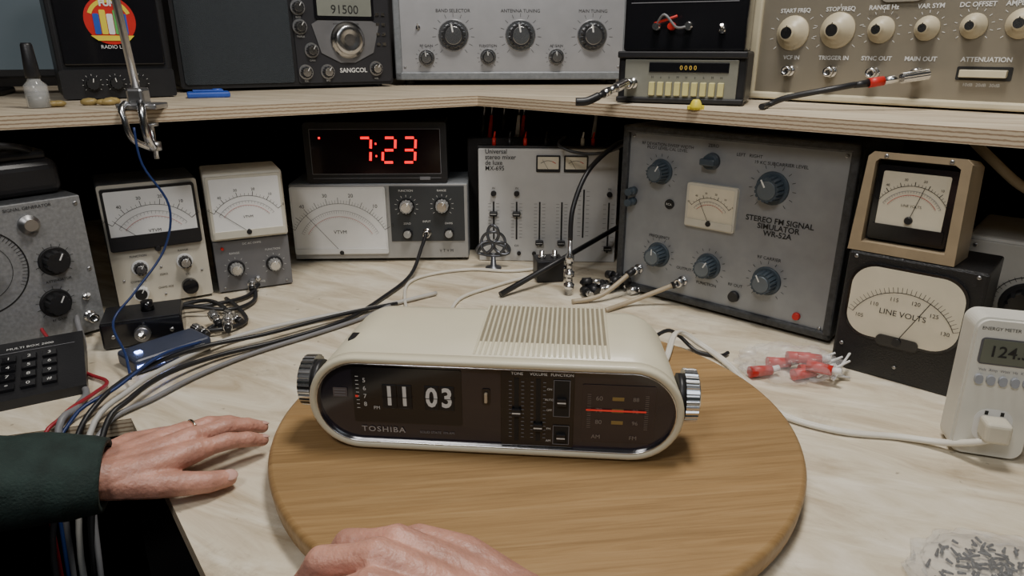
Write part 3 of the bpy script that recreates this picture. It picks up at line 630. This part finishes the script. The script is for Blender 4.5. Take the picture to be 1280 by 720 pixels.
for k in range(9): o.sphere((random.uniform(-.05,.05),random.uniform(-.012,.012),.005),random.uniform(.006,.011),M('amber_wax',(.34,.25,.09),.4),(1.3,1,.6),10)
o.done((-.655,1.065,SZ),yaw=30)
o=Ob('clamp_arm')
ex,ey=-.512,1.002
o.tube([(ex-.02,ey+.00,.345),(ex-.035,ey+.01,.52),(ex-.06,ey+.02,.95)],.0055,STL,smooth=False,seg=14)
o.box(ex-.045,ex+.012,ey-.018,ey+.02,.321,.329,STL,.002);o.box(ex-.030,ex-.006,ey-.014,ey+.010,.326,.350,STL,.004)
o.tube([(ex-.010,ey-.016,.330),(ex-.002,ey-.030,.322),(ex,ey-.034,.305),(ex,ey-.030,.282),(ex-.004,ey-.012,.268)],.0055,CHR,seg=12)
o.tube([(ex-.030,ey-.016,.330),(ex-.030,ey-.030,.322),(ex-.026,ey-.034,.305),(ex-.022,ey-.030,.282),(ex-.010,ey-.012,.268)],.0045,CHR,seg=12)
o.cone((ex-.008,ey,.250),(ex-.008,ey,.301),.0035,.0035,CHR,12);o.cone((ex-.008,ey,.262),(ex-.008,ey,.274),.009,.009,STL,16); o.cone((ex-.008,ey,.297),(ex-.008,ey,.301),.010,.010,STL,16)
o.done()
o=Ob('hanging_cord'); o.tube([(-.52,.955,.30),(-.515,.95,.25),(-.49,.955,.19),(-.50,.94,.13),(-.53,.90,.08),(-.545,.86,.05),(-.50,.80,.03),(-.478,.765,.012)],.0017,BLC); o.done()
# ------------------------------------------------------------------ desk clutter
o=Ob('celtic_knot_stand')
PEW=M('pewter',(.13,.135,.15),.38,.8)
for k in range(3):
    a=rad(90+120*k); P=[]
    for i in range(41):
        t=2*math.pi*i/40; u=.0185+.0165*math.cos(t); v=.0105*math.sin(t)
        P.append((u*math.cos(a)-v*math.sin(a),.0025*math.sin(2*t),.050+u*math.sin(a)+v*math.cos(a)))
    o.tube(P,.0030,PEW,smooth=False,seg=10)
o.tube([(.023*math.cos(2*math.pi*i/48),.003*math.sin(6*math.pi*i/48),.050+.023*math.sin(2*math.pi*i/48)) for i in range(49)],.0028,PEW,smooth=False,seg=8)
o.tube([(-.030,0,.030),(-.020,.002,.044),(0,0,.050),(.020,-.002,.044),(.030,0,.030),(0,.002,.024),(-.030,0,.030)],.0026,PEW)
o.lathe((0,0,0),(0,0,1),[(0,.016),(.003,.015),(.006,.006),(.024,.004)],PEW,20)
o.done((-.036,1.255,0))
o=Ob('adapter_block'); o.box(0,.05,0,.045,0,.042,BLK,.003)
for x in(.012,.036): o.lathe((x,.02,.042),(0,0,1),[(0,.007),(.006,.007),(.006,.0045),(.014,.0045)],CHR,16)
o.lathe((.05,.02,.02),(1,0,0),[(0,.007),(.006,.007),(.006,.005),(.016,.005)],CHR,16)
o.done((.045,1.165,0),yaw=8)
o=Ob('coaxial_adapter_stack')
o.lathe((0,0,0),(0,0,1),[(0,.006),(.012,.006),(.012,.009),(.02,.009),(.02,.006),(.034,.006),(.034,.0085),(.042,.0085),(.042,.005),(.058,.005),(.058,.0075),(.07,.0075),(.075,.004),(.1,.0035)],CHR,20)
o.tube([(0,0,.098),(.004,.012,.15),(.03,.045,.205),(.075,.085,.240),(.10,.10,.250)],.0042,BCB)
o.done((.098,1.105,0))
o=Ob('adapter_cluster')
for k in range(14):
    x,y=random.uniform(-.035,.055),random.uniform(-.04,.03); a=random.uniform(0,6.28); z=.008+random.choice([0,0,.012]); L_=random.uniform(.025,.040)
    m=random.choice([BLK,CHR,BLK,BLK]); d=Vector((math.cos(a),math.sin(a),random.uniform(0,.3)))*L_
    o.cone((x,y,z),Vector((x,y,z))+d*.5,.0075,.0075,m,16);o.cone(Vector((x,y,z))+d*.5,Vector((x,y,z))+d,.0055,.005,random.choice([CHR,BLK]),16)
o.done((.155,1.135,0))
o=Ob('telescopic_antenna'); o.cone((-.02,1.09,.006),(.215,1.27,.085),.005,.0045,BLK,14); o.cone((.215,1.27,.085),(.235,1.285,.092),.0055,.0055,CHR,14); o.done()
o=Ob('probe_lead'); o.tube([(.15,1.02,.004),(.20,1.05,.010),(.262,1.050,.036)],.0042,BGC); o.cone((.262,1.050,.036),(.276,1.051,.042),.006,.005,BLK,14)
o.tube([(.10,1.06,.004),(.15,1.070,.012),(.200,1.096,.042)],.0042,BGC); o.cone((.195,1.094,.040),(.210,1.102,.046),.006,.006,BLK,14); o.done()
def cab(name,P,r,m):
    o=Ob(name); o.tube(P,r,m); o.done(); 
z=.005
PGC=M('pale_grey_cable',(.50,.49,.46),.45)
cab('instrument_cable',[(-.167,1.278,.060),(-.172,1.25,.045),(-.185,1.18,.012),(-.217,1.082,z),(-.260,.975,z),(-.335,.899,z),(-.40,.843,.008),(-.438,.775,.014),(-.450,.71,.014),(-.458,.668,.0),(-.45,.60,-.08),(-.44,.56,-.25)],.0034,BCB)
cab('instrument_cable',[(-.20,1.04,z),(-.235,.985,z),(-.290,.925,z),(-.360,.855,z),(-.405,.79,z),(-.432,.73,z),(-.460,.675,.0),(-.455,.62,-.05),(-.40,.50,-.3)],.0030,GCB)
cab('instrument_cable',[(-.13,1.10,z),(-.22,1.03,.006),(-.31,.97,.010),(-.40,.90,.010),(-.445,.82,.010),(-.462,.73,.014),(-.474,.665,-.005),(-.47,.60,-.12),(-.44,.55,-.35)],.0034,PGC)
cab('instrument_cable',[(-.19,1.05,z),(-.27,.985,.010),(-.36,.905,.012),(-.43,.85,.016),(-.470,.77,.020),(-.484,.70,.012),(-.490,.655,-.02),(-.50,.60,-.12),(-.47,.55,-.35)],.0032,BCB)
cab('blue_wire',[(-.43,.86,.02),(-.455,.80,.028),(-.476,.73,.018),(-.500,.68,.006),(-.500,.63,-.05),(-.47,.56,-.3)],.0022,BLC)
cab('white_audio_cord',[(.077,1.252,.004),(.0,1.225,.004),(-.075,1.235,.004),(-.145,1.210,.004),(-.185,1.16,.004),(-.18,1.07,.004),(-.15,.95,.004)],.0028,WCB)
cab('white_audio_cord',[(.085,1.215,.004),(.03,1.19,.004),(-.03,1.14,.004),(-.09,1.07,.004),(-.10,.95,.004)],.0030,WCB)
cab('black_audio_cord',[(.16,.80,.034),(.21,.865,.034),(.235,.885,.020),(.258,.865,.004),(.285,.850,.004),(.30,.86,.004)],.0028,BCB)
for k,P in enumerate(([(-.444,1.125,.012),(-.45,1.08,.006),(-.49,1.03,.01),(-.545,1.01,.012),(-.56,.97,.02),(-.535,.945,.02)],[(-.449,1.118,.008),(-.43,1.06,.006),(-.45,1.01,.01),(-.52,1.0,.02),(-.56,.99,.012)],[(-.48,1.07,.006),(-.44,1.02,.008),(-.41,.97,.006),(-.43,.93,.01),(-.47,.92,.012)],[(-.56,1.02,.006),(-.50,1.04,.014),(-.45,1.0,.012),(-.44,.96,.012),(-.45,.93,.01)])):
    cab('patch_cable',P,.0034,BCB)
o=Ob('patch_cable_plugs')
for a,b in(((-.46,.97,.018),(-.435,.935,.014)),((-.445,.985,.012),(-.41,.955,.012)),((-.47,.93,.012),(-.44,.905,.012)),((-.43,.955,.018),(-.415,.915,.014)),((-.455,1.125,.016),(-.447,1.10,.010))): plug(o,a,b,CHR)
o.done()
cab('test_lead',[(-.66,.945,.055),(-.665,.93,.05),(-.675,.90,.035),(-.635,.86,.018),(-.56,.80,.006),(-.512,.77,.006),(-.505,.73,.010),(-.512,.68,.008),(-.515,.64,-.02),(-.50,.60,-.2)],.0024,M('dark_red_wire',(.30,.02,.03),.4))
cab('test_lead',[(-.645,.94,.060),(-.635,.92,.03),(-.60,.87,.008),(-.56,.79,.006),(-.52,.74,.006),(-.508,.70,.008),(-.505,.655,-.01),(-.49,.60,-.2)],.0040,GCB)
cab('test_lead',[(-.60,.50,-.30),(-.56,.53,-.24),(-.54,.56,-.28),(-.56,.58,-.40),(-.60,.55,-.60)],.004,RED)
o=Ob('switch_box'); w=.105
o.box(0,w,0,.07,.002,.040,BLKG,.003); o.box(.002,w-.002,.002,.068,.039,.042,BLK,.001)
for x in(.01,.095):
    for y in(.01,.06): o.cone((x,y,0),(x,y,.004),.005,.005,BLK,10)
o.cone((.052,0,.020),(.052,-.008,.020),.011,.010,STL);o.toggle(.052,.020,y=-.008); o.cone((.06,.035,.042),(.06,.035,.056),.009,.008,BLKG)
for x in(.015,.09): o.screw(x,.02,.003)
o.done((-.574,.871,0),yaw=23)
o=Ob('usb_hub'); o.box(0,.105,0,.055,.001,.022,M('slate_blue_plastic',(.04,.05,.085),.35),.005,3)
for k in range(4): o.box(.010+k*.023,.025+k*.023,-.0006,.002,.007,.015,STL,.0005)
o.box(.012,.020,.02,.028,.0215,.0235,BLED,.0005); o.box(.002,.012,-.001,.0,.008,.014,BLED,0); o.box(.026,.036,-.002,-.0006,.008,.014,BLED,0)
o.done((-.487,.795,0),yaw=52)
# plastic bag with red connectors
o=Ob('connector_bag')
for k in range(9):
    x,y=random.uniform(-.045,.045),random.uniform(-.022,.022);a=random.uniform(-.5,.5);zz=.009+.012*(k%3==0)
    o.cone((x-.015*math.cos(a),y-.015*math.sin(a),zz),(x+.015*math.cos(a),y+.015*math.sin(a),zz),.0075,.0065,RED,14)
    o.cone((x+.015*math.cos(a),y+.015*math.sin(a),zz),(x+.026*math.cos(a),y+.026*math.sin(a),zz+.002),.0045,.004,WHT,12)
bm=bmesh.new(); bmesh.ops.create_icosphere(bm,subdivisions=5,radius=1)
for v in bm.verts:
    p=v.co.copy(); n_=noise.fractal(p*2.2,1,2,4)*.28+noise.noise(p*6)*.12; q=p*(1+n_); v.co=Vector((q.x*.060,q.y*.034,max(.001,.016+q.z*.024)))
o.bm(bm,PBAG,True)
for k in range(9): o.tube([(.03+.02*random.random(),random.uniform(-.03,.03),.01),(.06+random.uniform(0,.02),random.uniform(-.04,.03),.004+random.random()*.03)],.0015,WHT,smooth=False)
o.done((.360,.800,0),yaw=-10)
# bag of screws bottom right
o=Ob('screw_bag')
for k in range(170):
    a=random.uniform(0,6.28);r=.055*random.random()**.7; x,y=r*math.cos(a),r*.8*math.sin(a); z_=random.uniform(.002,.006)
    d=Vector((random.uniform(-1,1),random.uniform(-1,1),random.uniform(-.1,.1))).normalized()*random.uniform(.004,.010)
    o.cone(Vector((x,y,z_))-d*.5,Vector((x,y,z_))+d*.5,.0014,.0009,random.choice([BLK,BLK,DGR]),8)
bm=bmesh.new(); bmesh.ops.create_icosphere(bm,subdivisions=5,radius=1)
for v in bm.verts:
    p=v.co.copy(); n_=noise.fractal(p*2.5+Vector((3,1,2)),1,2,4)*.16+noise.noise(p*7)*.06; q=p*(1+n_); v.co=Vector((q.x*.070,q.y*.055,max(.001,.004+q.z*.007)))
o.bm(bm,PBAG,True)
o.done((.388,.434,0),yaw=20)
cab('beige_hose',[(.60,.90,.29),(.61,.87,.27),(.65,.85,.235),(.70,.82,.22),(.80,.74,.20),(1.0,.7,.006)],.006,BGC)
cab('audio_lead',[(.10,1.30,.245),(.085,1.26,.236),(.11,1.245,.225),(.15,1.24,.222),(.19,1.22,.236),(.22,1.2,.27)],.0028,BCB)
o=Ob('test_clip_leads')
for k,(x,m) in enumerate(((-.045,RED),(-.02,BLK),(.01,WHT),(.02,RED),(-.06,BLK),(.165,WHT))):
    o.cone((x,1.40,.232),(x+.004,1.40,.275),.005,.003,m,12); o.cone((x+.004,1.40,.275),(x+.006,1.40,.300),.002,.002,STL,8)
o.box(-.09,.2,1.38,1.42,0,.232,DKW,.003)
o.done()
o=Ob('small_storage_drawer'); o.box(-.09,.09,-.02,.30,-.74,-.36,BLK,.004); 
for k in range(3): o.box(-.08,.08,-.028,-.018,-.73+k*.125,-.62+k*.125,DGR,.003); o.cone((0,-.028,-.675+k*.125),(0,-.042,-.675+k*.125),.008,.010,STL,14)
o.box(-.09,.09,-.02,.30,-.75,-.739,BLK,0)
o.done((-.80,.75,0),yaw=17)
# ------------------------------------------------------------------ person (forearms + hands)
person=bpy.data.objects.new('person',None); C.objects.link(person)
def blob(chains):
    bm=bmesh.new()
    def sp(c,r):
        bmesh.ops.create_icosphere(bm,subdivisions=2,radius=r,matrix=Matrix.Translation(c))
    for ch in chains:
        for (p0,r0),(p1,r1) in zip(ch[:-1],ch[1:]):
            p0=Vector(p0);p1=Vector(p1);L_=(p1-p0).length;n=max(2,int(L_/(min(r0,r1)*.28)))
            for i in range(n+1):
                t=i/n; sp(p0.lerp(p1,t),r0+(r1-r0)*t)
    return bm
def hand(name,wrist,d,lat,up,pitch,thumb,arm,spread=(5,0,-5,-12),s=1,ring=False):
    W_=Vector(wrist);d=Vector(d).normalized();up=Vector(up);up=(up-d*up.dot(d)).normalized();lat=d.cross(up)*(1 if lat>0 else -1)
    def P(a,b,c): return W_+(d*a+lat*b+up*c)*s
    base=[(.088,.028,.003),(.093,.0070,.007),(.088,-.0140,.005),(.078,-.032,-.001)]
    Ls=[.072,.080,.074,.058]; R=[(.0102,.0093,.0085,.0070),(.0104,.0096,.0087,.0072),(.0098,.0090,.0082,.0068),(.0088,.0080,.0073,.0060)]
    ch=[];tips=[];ringp=None
    for k in range(4):
        b=base[k]; a=rad(spread[k]); dd=(d*math.cos(a)+lat*math.sin(a))
        p=P(*b); pts=[(p,R[k][0]*1.16*s)]; q=p; 
        for j,(fr,pt) in enumerate(zip((.44,.31,.25),pitch[k])):
            v=(dd*math.cos(rad(pt))+up*math.sin(rad(pt)))*Ls[k]*fr*s
            if j==0: 
                if k==2: ringp=(q+v*.45,v.normalized())
            mid=q+v*.5; pts.append((mid,(R[k][j]*.92)*s)); q=q+v; pts.append((q,R[k][j+1]*1.06*s if j<2 else R[k][3]*s))
        tips.append((q,v.normalized(),R[k][3]*s))
        ch.append(pts)
        wb=(.004,.016*(1-k/1.5)*.9,0)
        ch.append([(P(*wb),.0180*s),(P(.045,b[1]*.88,.001),.0160*s),(p,R[k][0]*1.20*s)])
    ch.append([(P(.030,-.023,-.006),.015*s),(P(.06,-.026,-.006),.014*s)])
    T=[(P(.012,.016,-.004),.018*s)]+[(P(*t[0]),t[1]*s) for t in thumb]; ch.append(T)
    tips.append((T[-1][0],(T[-1][0]-T[-2][0]).normalized(),T[-1][1]))
    for off in(-.012,.012):
        A=[(P(.006,off,0),.0205*s)]
        for p,r in arm:
            A.append((Vector(p)+lat*off*(r/.02),r))
        ch.append(A)
    bm=blob(ch); me=bpy.data.meshes.new(name); bm.to_mesh(me); bm.free(); me.materials.append(SKIN)
    o=bpy.data.objects.new(name,me); C.objects.link(o); o.parent=person
    r=o.modifiers.new('r','REMESH'); r.mode='VOXEL'; r.voxel_size=.0015; r.use_smooth_shade=True
    sm=o.modifiers.new('s','SMOOTH'); sm.factor=.5; sm.iterations=6
    n=Ob(name+'_nails')
    for k,(q,v,r_) in enumerate(tips):
        u2=(up-v*up.dot(v)).normalized() if k<4 else (up*.8+lat*.6-v*(up*.8+lat*.6).dot(v)).normalized()
        l2=v.cross(u2); c=q+u2*r_*.76
        m4=Matrix.Identity(4)
        for i in range(3): m4[i][0]=l2[i];m4[i][1]=v[i];m4[i][2]=u2[i];m4[i][3]=c[i]
        n.T=m4; n.sphere((0,0,0),r_*.70,NAIL,(1,1.25,.30))
    n.T=Matrix.Identity(4)
    if ring:
        c,v=ringp; a=v.orthogonal().normalized();b=v.cross(a)
        n.tube([c+(a*math.cos(t*math.pi/16)+b*math.sin(t*math.pi/16))*.0102*s for t in range(33)],.0013,GOLD,smooth=False,seg=8)
    n.done(parent=person)
def sleeve(name,P):
    o=Ob(name); Q=[];pts=[Vector(p) for p,_ in P]
    n=60;seg=40;up=None;tot=len(P)-1
    for i in range(n+1):
        t=i/n*tot;k=min(int(t),tot-1);f=t-k
        a=pts[max(k-1,0)];b=pts[k];c=pts[k+1];e=pts[min(k+2,tot)]
        q=.5*((2*b)+(c-a)*f+(2*a-5*b+4*c-e)*f*f+(3*b-a-3*c+e)*f**3); r=P[k][1]*(1-f)+P[k+1][1]*f; Q.append((q,r))
    rings=[]
    for i,(q,r) in enumerate(Q):
        d=(Q[min(i+1,n)][0]-Q[max(i-1,0)][0]).normalized()
        if up is None: up=Vector((0,0,1))
        up=(up-d*up.dot(d)).normalized();w=d.cross(up); R_=[]
        for k in range(seg):
            a=2*math.pi*k/seg; pos=q+(up*math.cos(a)*.88+w*math.sin(a))*r
            wr=noise.noise(Vector((q.x*22,q.y*22,math.cos(a)*1.2))+Vector((0,0,math.sin(a)*1.2)))*.11+noise.noise(Vector((q.x*60,q.y*60,math.cos(a)*2+math.sin(a)*3)))*.05
            if i<3: wr*=.3
            R_.append(q+(pos-q)*(1+wr))
        rings.append(R_)
    inner=[[Q[0][0]+(p-Q[0][0])*.86 for p in rings[0]],]
    inn2=[[Q[3][0]+(p-Q[3][0])*.80 for p in rings[3]],]
    loft(o,inn2+inner+rings,SLV,capend=True)
    o.done(parent=person)
fl=[(-3,-16,-25),(-2,-17,-27),(-3,-17,-27),(-4,-17,-25)]
hand('left_hand',(-.382,.524,.037),(.68,.73,-.04),1,(0,0,1),fl,[((.045,.042,-.010),.0140),((.070,.053,-.015),.0122),((.084,.058,-.018),.0114),((.104,.059,-.022),.0092)],
     [((-.415,.510,.043),.0225),((-.47,.487,.050),.026)],spread=(2,0,-3,-7),s=.95,ring=True)
sleeve('left_sleeve',[((-.368,.524,.039),.036),((-.42,.505,.047),.043),((-.51,.466,.062),.054),((-.62,.42,.080),.060),((-.68,.25,.14),.066),((-.62,.0,.30),.07),((-.52,-.25,.46),.075)])
fr=[(-34,-72,-100),(-30,-74,-105),(-28,-72,-100),(-30,-68,-95)]
hand('right_hand',(.008,.305,.092),(-.93,.20,.30),-1,(.10,.10,1),fr,[((.045,.036,-.012),.0135),((.070,.040,-.020),.012),((.088,.034,-.026),.0112),((.105,.022,-.030),.0095)],
     [((.053,.265,.068),.022),((.108,.20,.05),.028)],spread=(4,0,-4,-8),s=1.0)
sleeve('right_sleeve',[((.073,.240,.062),.036),((.148,.17,.05),.045),((.26,.05,.05),.055),((.36,-.08,.12),.062),((.34,-.25,.30),.07),((.28,-.35,.46),.075)])
# ------------------------------------------------------------------ lights, world, camera
def area(name,loc,target,size,e,col):
    l=bpy.data.lights.new(name,'AREA');l.energy=e;l.size=size;l.color=col;l.shape='SQUARE'
    o=bpy.data.objects.new(name,l);C.objects.link(o);o.location=loc
    o.rotation_euler=(Vector(target)-Vector(loc)).to_track_quat('-Z','Y').to_euler()
area('ceiling_lamp',(.20,.72,1.55),(.20,.80,0),.35,19,(1,.95,.88))
area('work_lamp',(-.45,-.35,1.35),(.05,.95,.1),.30,8.5,(1,.97,.94))
area('fill_light',(.6,-1.0,1.5),(0,1.2,.1),.8,5,(.85,.93,1))  # added soft fill from behind the camera, not an actual lamp of the room
w=bpy.data.worlds.new('World');bpy.context.scene.world=w;w.use_nodes=True;w.node_tree.nodes['Background'].inputs[0].default_value=(.5,.55,.6,1);w.node_tree.nodes['Background'].inputs[1].default_value=.15
cam=bpy.data.cameras.new('Camera');co=bpy.data.objects.new('Camera',cam);C.objects.link(co)
cam.sensor_width=36;cam.lens=850/1280*36;cam.clip_start=.01
co.location=(0,0,.405);co.rotation_euler=(math.pi/2-math.atan(302/850),0,0)
bpy.context.scene.camera=co
